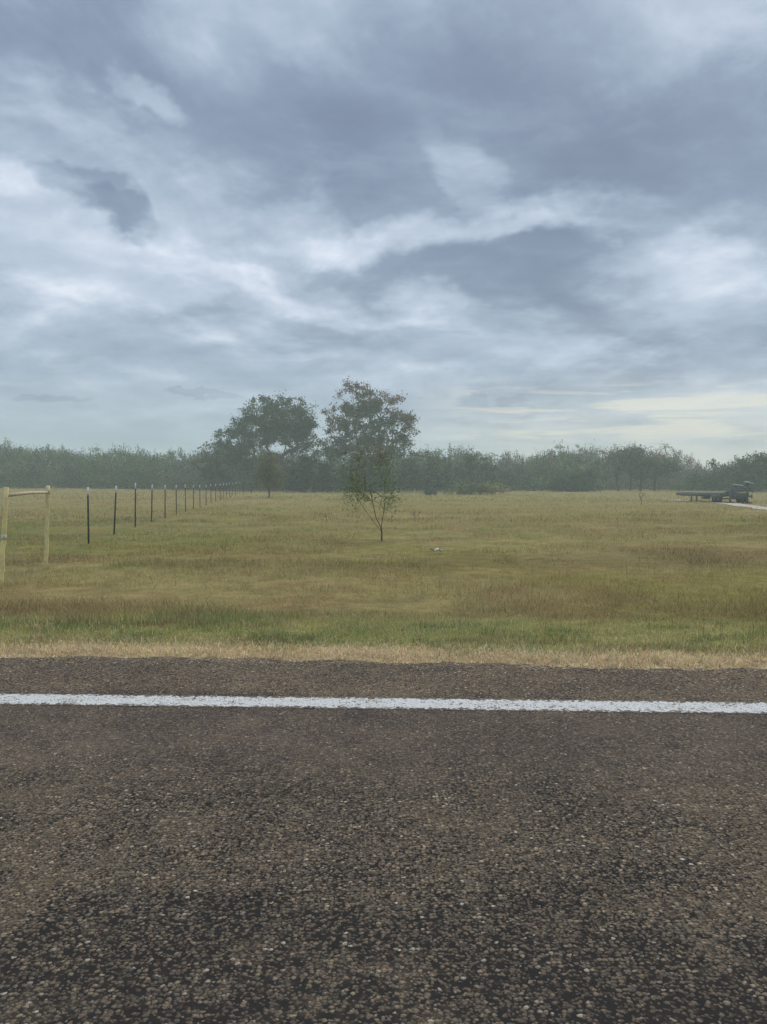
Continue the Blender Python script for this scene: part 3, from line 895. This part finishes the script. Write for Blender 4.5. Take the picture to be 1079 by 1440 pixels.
for x_ in (-.02, W + .02 - .24):
    for y_ in (1.75, 2.60):
        w = MB(); n = 24; R_, tw = .385, .24
        prof = [(R_ * .55, 0), (R_ * .88, 0), (R_, .035), (R_, tw - .035), (R_ * .88, tw), (R_ * .55, tw)]
        V = []; fs = []
        for k in range(n):
            a = 2 * math.pi * k / n
            for (rr, xx) in prof: V.append((x_ + xx, y_ + rr * math.cos(a), R_ + rr * math.sin(a)))
        for k in range(n):
            for j in range(5): fs.append((k * 6 + j, k * 6 + j + 1, ((k + 1) % n) * 6 + j + 1, ((k + 1) % n) * 6 + j))
        w.add(V, fs); wh = w.build('wheel', m_tyre, trailer, True)
        w = MB(); w.tube([(x_ + .05, y_, R_), (x_ + tw - .05, y_, R_)], R_ * .56, 18); w.tube([(x_ + .02, y_, R_), (x_ + .06, y_, R_)], .07, 10)
        w.build('rim', m_rim, wh)
b = MB()
for y_ in (1.75, 2.60): b.bar((.2, y_, .385), (W - .2, y_, .385), .09, .09)
for x_ in (.3, W - .3): b.box((x_, 2.17, .5), (.06, 1.1, .10))
b.build('axle', m_dark, trailer)
b = MB(); b.box((W / 2, 2.17, .80), (W + .02, 1.8, .03)); 
for x_ in (-.01, W + .01): b.box((x_, 2.17, .60), (.03, 1.75, .32))
b.build('mudguard', m_dark, trailer)
for y_ in (6.4, 7.6):                                     # jacks under the deck
    b = MB(); b.box((.10, y_, .36), (.11, .11, .5)); b.box((.10, y_, .09), (.07, .07, .16)); b.box((.10, y_, .015), (.24, .24, .03))
    b.build('jack_leg', m_dark, trailer)
b = MB(); b.box((.30, 4.9, .46), (.5, .7, .30)); b.box((.30, 4.9, .625), (.53, .73, .03)); b.build('toolbox', m_dark, trailer)
# near end: upright frame on two legs with foot plates
PX = lambda px, py, Y=62.6: at(px, py, Y) - tb
def zz(py): return at(1030, py, 62.6)[2] - tb[2]
xa, xb = PX(1027, 700)[0], PX(1051, 700)[0]
for x_, ztop in ((xa, zz(686)), (xb, zz(679.5))):
    b = MB(); b.box((x_, -.4, ztop / 2), (.12, .12, ztop)); b.build('leg', m_dark, trailer)
    b = MB(); b.box((x_, -.4, .07), (.58, .5, .14)); b.box((x_, -.4, .16), (.30, .3, .05)); b.build('foot_block', m_block, trailer)
b = MB()
b.box(((xa + xb) / 2, -.4, zz(697.5)), (xb - xa - .12, .08, .46)); b.box(((xa + xb) / 2 + .1, -.4, zz(690)), (xb - xa + .3, .10, .09))
b.box((xb + .22, -.4, zz(698)), (.34, .10, .12)); b.box((xb + .36, -.4, zz(698)), (.08, .12, .34))
for k in range(4): b.box((xa + .25 + k * .32, -.46, zz(697.5)), (.06, .05, .50))
b.build('end_panel', m_dark, trailer)
b = MB(); b.bar((xa, -.35, zz(692)), (xa - .06, L0 + .1, zd - .06), .10, .16); b.bar((xb, -.35, zz(692)), (W - .1, L0 + .1, zd - .06), .10, .16)
b.bar((.0, -.2, zz(690.5)), (W * .5, L0 + .05, zd + .05), .5, .04)
b.build('ramp_brace', m_dark, trailer)
b = MB(); b.bar((xa, -.4, zz(691)), (xa + .55, -.4, zz(683)), .06, .06); b.bar((xb, -.4, zz(690)), (xa + .75, -.4, zz(684)), .06, .06); b.bar((xa + .2, -.4, zz(684)), (xb + .35, -.4, zz(680.5)), .05, .05)
b.bar((xb, -.4, zz(684)), (xb + .5, -.4, zz(693)), .05, .05)
b.build('strut', m_dark, trailer)
for (p0, p1) in (((1032, 681.2), (1043, 682.8)), ((1048.5, 677.2), (1057, 680.2))):
    q0, q1 = PX(*p0), PX(*p1)
    b = MB(); b.bar((q0[0], -.5, q0[2]), (q1[0], -.5, q1[2]), .55, .07); b.build('pale_panel', m_pale, trailer)

# ------------------------------------------------------------------ white scrap in the grass
sc = ground(613, 780)
b = MB()
n = 12; V = []
for a in range(n):
    for c_ in range(5):
        V.append(((a / (n - 1) - .5) * .26, (c_ / 4 - .5) * .10, .07 + .07 * float(vnoise(a * .55, c_ * .6, 5)) + .03 * math.sin(a * 1.1)))
b.add(V, [(a * 5 + c_, a * 5 + c_ + 1, (a + 1) * 5 + c_ + 1, (a + 1) * 5 + c_) for a in range(n - 1) for c_ in range(4)])
o = b.build('paper_scrap', m_pale, None, True); o.location = sc
sm = o.modifiers.new('thick', 'SOLIDIFY'); sm.thickness = .004
tag(o, 'crumpled white scrap lying in the grass to the right of the slim sapling', 'litter')

# ------------------------------------------------------------------ haze
m_haze = bpy.data.materials.new('haze_air'); m_haze.use_nodes = True
nt = m_haze.node_tree; nt.nodes.clear()
pv = nt.nodes.new('ShaderNodeVolumePrincipled')
pv.inputs['Color'].default_value = (.86, .97, .90, 1); pv.inputs['Density'].default_value = .0020
mo = nt.nodes.new('ShaderNodeOutputMaterial'); nt.links.new(pv.outputs[0], mo.inputs['Volume'])
b = MB(); b.box((0, 170, 8.5), (820, 480, 21)); tag(b.build('haze', m_haze), kind='stuff')

# ------------------------------------------------------------------ sky
SUN_EL, SUN_AZ = R(52), R(25)
w = bpy.data.worlds.new('World'); S.world = w; w.use_nodes = True
nt = w.node_tree; nt.nodes.clear(); t = NT(nt)
D = t.n('ShaderNodeTexCoord').outputs['Generated']
sx = t.n('ShaderNodeSeparateXYZ'); t.link(D, sx.inputs[0])
dx, dy, dz = sx.outputs
# coordinates on a flat cloud deck (compressed towards the horizon)
zc = t.math('ADD', t.math('MAXIMUM', dz, 0), .21)
cv = t.n('ShaderNodeCombineXYZ'); t.link(t.math('DIVIDE', dx, zc), cv.inputs[0]); t.link(t.math('DIVIDE', dy, zc), cv.inputs[1])
deck = cv.outputs[0]
warpn = t.noise(deck, 2.0, 5, .58).outputs['Color']
warp2 = t.noise(D, 9, 4, .6).outputs['Color']
Dw = t.vmath('ADD', D, t.vmath('SCALE', t.vmath('SUBTRACT', warpn, (.5, .5, .5)), .15))
Dw = t.vmath('ADD', Dw, t.vmath('SCALE', t.vmath('SUBTRACT', warp2, (.5, .5, .5)), .075))


def blob(px, py, rx, ry, rot=0, soft=0.0):
    d = Vector(ray(px, py)).normalized()
    right = d.cross(Vector((0, 0, 1))).normalized(); up = right.cross(d)
    c_, s_ = math.cos(R(rot)), math.sin(R(rot))
    r2, u2 = right * c_ + up * s_, up * c_ - right * s_
    k = F / (1 / d.dot(Vector((0, CP, -SP))))               # px per radian there, roughly
    k = F
    q = t.vmath('SUBTRACT', Dw, tuple(d))
    a = t.vmath('DOT_PRODUCT', q, tuple(r2 * (k / rx)), 1)
    c = t.vmath('DOT_PRODUCT', q, tuple(u2 * (k / ry)), 1)
    r2_ = t.math('ADD', t.math('MULTIPLY', a, a), t.math('MULTIPLY', c, c))
    return t.ss(r2_, soft, 1.0, 1, 0)


BL = [(620, 195, 430, 170, 0, -.47), (980, 235, 300, 120, 0, -.36), (110, 60, 210, 120, 0, -.44), (690, 40, 220, 130, 0, -.26), (420, 190, 160, 110, 0, -.16),
      (690, 388, 300, 55, -3, -.50), (400, 470, 240, 40, 0, -.20), (840, 440, 220, 40, 0, -.22), (1000, 505, 170, 40, 0, -.16), (200, 330, 500, 90, 0, .14),
      (225, 162, 60, 22, -18, .55), (10, 268, 110, 46, 0, .40), (650, 322, 330, 34, 2, .52), (800, 335, 130, 24, -10, .25), (650, 240, 85, 30, -38, .34),
      (240, 395, 300, 60, -6, .30), (350, 405, 150, 24, -14, .22), (245, 30, 70, 80, 0, .30), (900, 60, 180, 70, 0, .20), (560, 425, 130, 26, -8, .26),
      (970, 405, 150, 55, 0, .38), (40, 150, 130, 60, 0, .20), (430, 300, 90, 34, -10, .30), (310, 100, 90, 60, 0, .16)]
B = t.math('ADD', 0.555, 0)
for (px, py, rx, ry, ro, am) in BL:
    B = t.math('MULTIPLY_ADD', blob(px, py, rx, ry, ro), am * .86, B)
n1 = t.noise(deck, 1.1, 7, .56, .4).outputs['Fac']
n2 = t.noise(deck, 3.6, 6, .55, .3).outputs['Fac']
stv = t.n('ShaderNodeMapping'); t.link(D, stv.inputs[0]); stv.inputs['Scale'].default_value = (2.2, 2.2, 13)
n3 = t.noise(stv.outputs[0], 1.6, 6, .6, .3).outputs['Fac']      # flat layers low in the sky
low = t.ss(dz, .04, .26, 1, 0)


def deck_at(lift, side_):
    z2 = t.math('ADD', t.math('MAXIMUM', t.math('ADD', dz, lift), 0), .21)
    c2 = t.n('ShaderNodeCombineXYZ'); t.link(t.math('DIVIDE', t.math('ADD', dx, side_), z2), c2.inputs[0]); t.link(t.math('DIVIDE', dy, z2), c2.inputs[1])
    a1 = t.noise(c2.outputs[0], 1.6, 7, .60, .5).outputs['Fac']
    a2 = t.noise(c2.outputs[0], 4.6, 6, .58, .4).outputs['Fac']
    return a1, a2


da, db = deck_at(0, 0); ua, ub = deck_at(.026, .008); va, vb = deck_at(.010, .003)
# cloud tops catch the light where the cloud thins out above them, bases stay dull
relief = t.math('ADD', t.math('MULTIPLY', t.math('SUBTRACT', da, ua), 1.75), t.math('MULTIPLY', t.math('SUBTRACT', db, vb), .7))
relief = t.math('MAXIMUM', relief, t.math('MULTIPLY', relief, .55))
relief = t.math('MULTIPLY', relief, t.ss(dz, .02, .18, .35, 1))
B = t.math('ADD', B, t.math('MULTIPLY', t.math('SUBTRACT', n1, .5), .75))
B = t.math('ADD', B, t.math('MULTIPLY', t.math('SUBTRACT', n2, .5), .55))
B = t.math('ADD', B, relief)
B = t.math('ADD', B, t.math('MULTIPLY', t.math('MULTIPLY', t.math('SUBTRACT', n3, .5), low), .6))
# the small dark cloud low on the left, with a firmer edge
for (px, py, rx, ry, ro, am) in [(142, 286, 70, 40, -24, .34), (180, 312, 52, 24, -26, .2), (68, 552, 60, 12, 0, .25), (290, 562, 70, 12, -4, .25), (1035, 598, 40, 12, -8, .2), (690, 588, 60, 14, -8, .2)]:
    B = t.math('MULTIPLY_ADD', blob(px, py, rx, ry, ro, .45), -am, B)
cloud = t.ramp(t.math('MULTIPLY', t.math('ADD', B, .27), .68), [(0.0, (.128, .168, .248)), (.18, (.160, .208, .298)), (.36, (.212, .270, .368)), (.54, (.302, .374, .476)), (.75, (.425, .496, .600)), (1.0, (.64, .685, .78))])
# thin bright gap above the horizon, warmer on the right
hz = t.ss(dz, 0, .17, 1, 0)
cool = t.mix(t.ss(n3, .35, .7), (.29, .39, .455), (.385, .475, .53))
warm = t.mix(t.ss(n3, .35, .65), (.36, .42, .45), (.74, .72, .63))
side = t.ss(dx, -.05, .28)
hcol = t.mix(side, cool, warm)
cloud = t.mix(t.math('MULTIPLY', hz, .72), cloud, hcol)
n5v = t.n('ShaderNodeMapping'); t.link(D, n5v.inputs[0]); n5v.inputs['Scale'].default_value = (4, 4, 46)
n5 = t.noise(n5v.outputs[0], 1.5, 6, .62, .4).outputs['Fac']
gap = t.math('MULTIPLY', t.math('MULTIPLY', t.ss(dz, .02, .07), t.ss(dz, .09, .15, 1, 0)), t.math('MULTIPLY', t.ss(dx, 0, .2), t.ss(n5, .46, .60)))
cloud = t.mix(t.math('MULTIPLY', gap, .80), cloud, (.66, .65, .575))
# overhead, outside the photograph, an overcast sky is brighter
cloud = t.mix(1, cloud, t.ramp(t.ss(dz, .5, .95), [(0, (1, 1, 1)), (1, (2.7, 2.55, 2.4))]), 'MULTIPLY')
sky = t.n('ShaderNodeTexSky', sky_type='NISHITA'); sky.sun_disc = False
sky.sun_elevation = SUN_EL; sky.sun_rotation = SUN_AZ; sky.dust_density = 2
cl10 = t.vmath('SCALE', cloud, 10.0)
allsky = t.mix(.95, sky.outputs[0], cl10)
bg = t.n('ShaderNodeBackground'); t.link(allsky, bg.inputs[0]); bg.inputs[1].default_value = .1
wo = t.n('ShaderNodeOutputWorld'); t.link(bg.outputs[0], wo.inputs[0])
w.cycles.sampling_method = 'MANUAL'; w.cycles.sample_map_resolution = 512

sl = bpy.data.lights.new('sun', 'SUN'); sl.energy = 1.5; sl.angle = R(25); sl.color = (1, .92, .80)
so = bpy.data.objects.new('sun', sl); COL.objects.link(so)
sd = Vector((math.sin(SUN_AZ) * math.cos(SUN_EL), math.cos(SUN_AZ) * math.cos(SUN_EL), math.sin(SUN_EL)))
so.rotation_euler = sd.to_track_quat('Z', 'Y').to_euler(); so.location = (0, 0, 30)

# ------------------------------------------------------------------ camera, render
cd = bpy.data.cameras.new('camera'); cam = bpy.data.objects.new('camera', cd); COL.objects.link(cam)
cam.location = (0, 0, CAM_H); cam.rotation_euler = (R(90) - PITCH, 0, 0)
cd.sensor_fit = 'VERTICAL'; cd.lens_unit = 'FOV'; cd.angle = FOV; cd.clip_start = .05; cd.clip_end = 3000
S.camera = cam
S.view_settings.view_transform = 'Standard'; S.view_settings.look = 'None'; S.view_settings.gamma = 1
S.view_settings.exposure = .35
S.render.engine = 'CYCLES'
cy = S.cycles
cy.max_bounces = 6; cy.diffuse_bounces = 3; cy.glossy_bounces = 2; cy.transmission_bounces = 3; cy.volume_bounces = 1; cy.transparent_max_bounces = 4
cy.use_denoising = True; cy.denoiser = 'OPENIMAGEDENOISE'; cy.denoising_input_passes = 'RGB_ALBEDO_NORMAL'; cy.denoising_prefilter = 'ACCURATE'
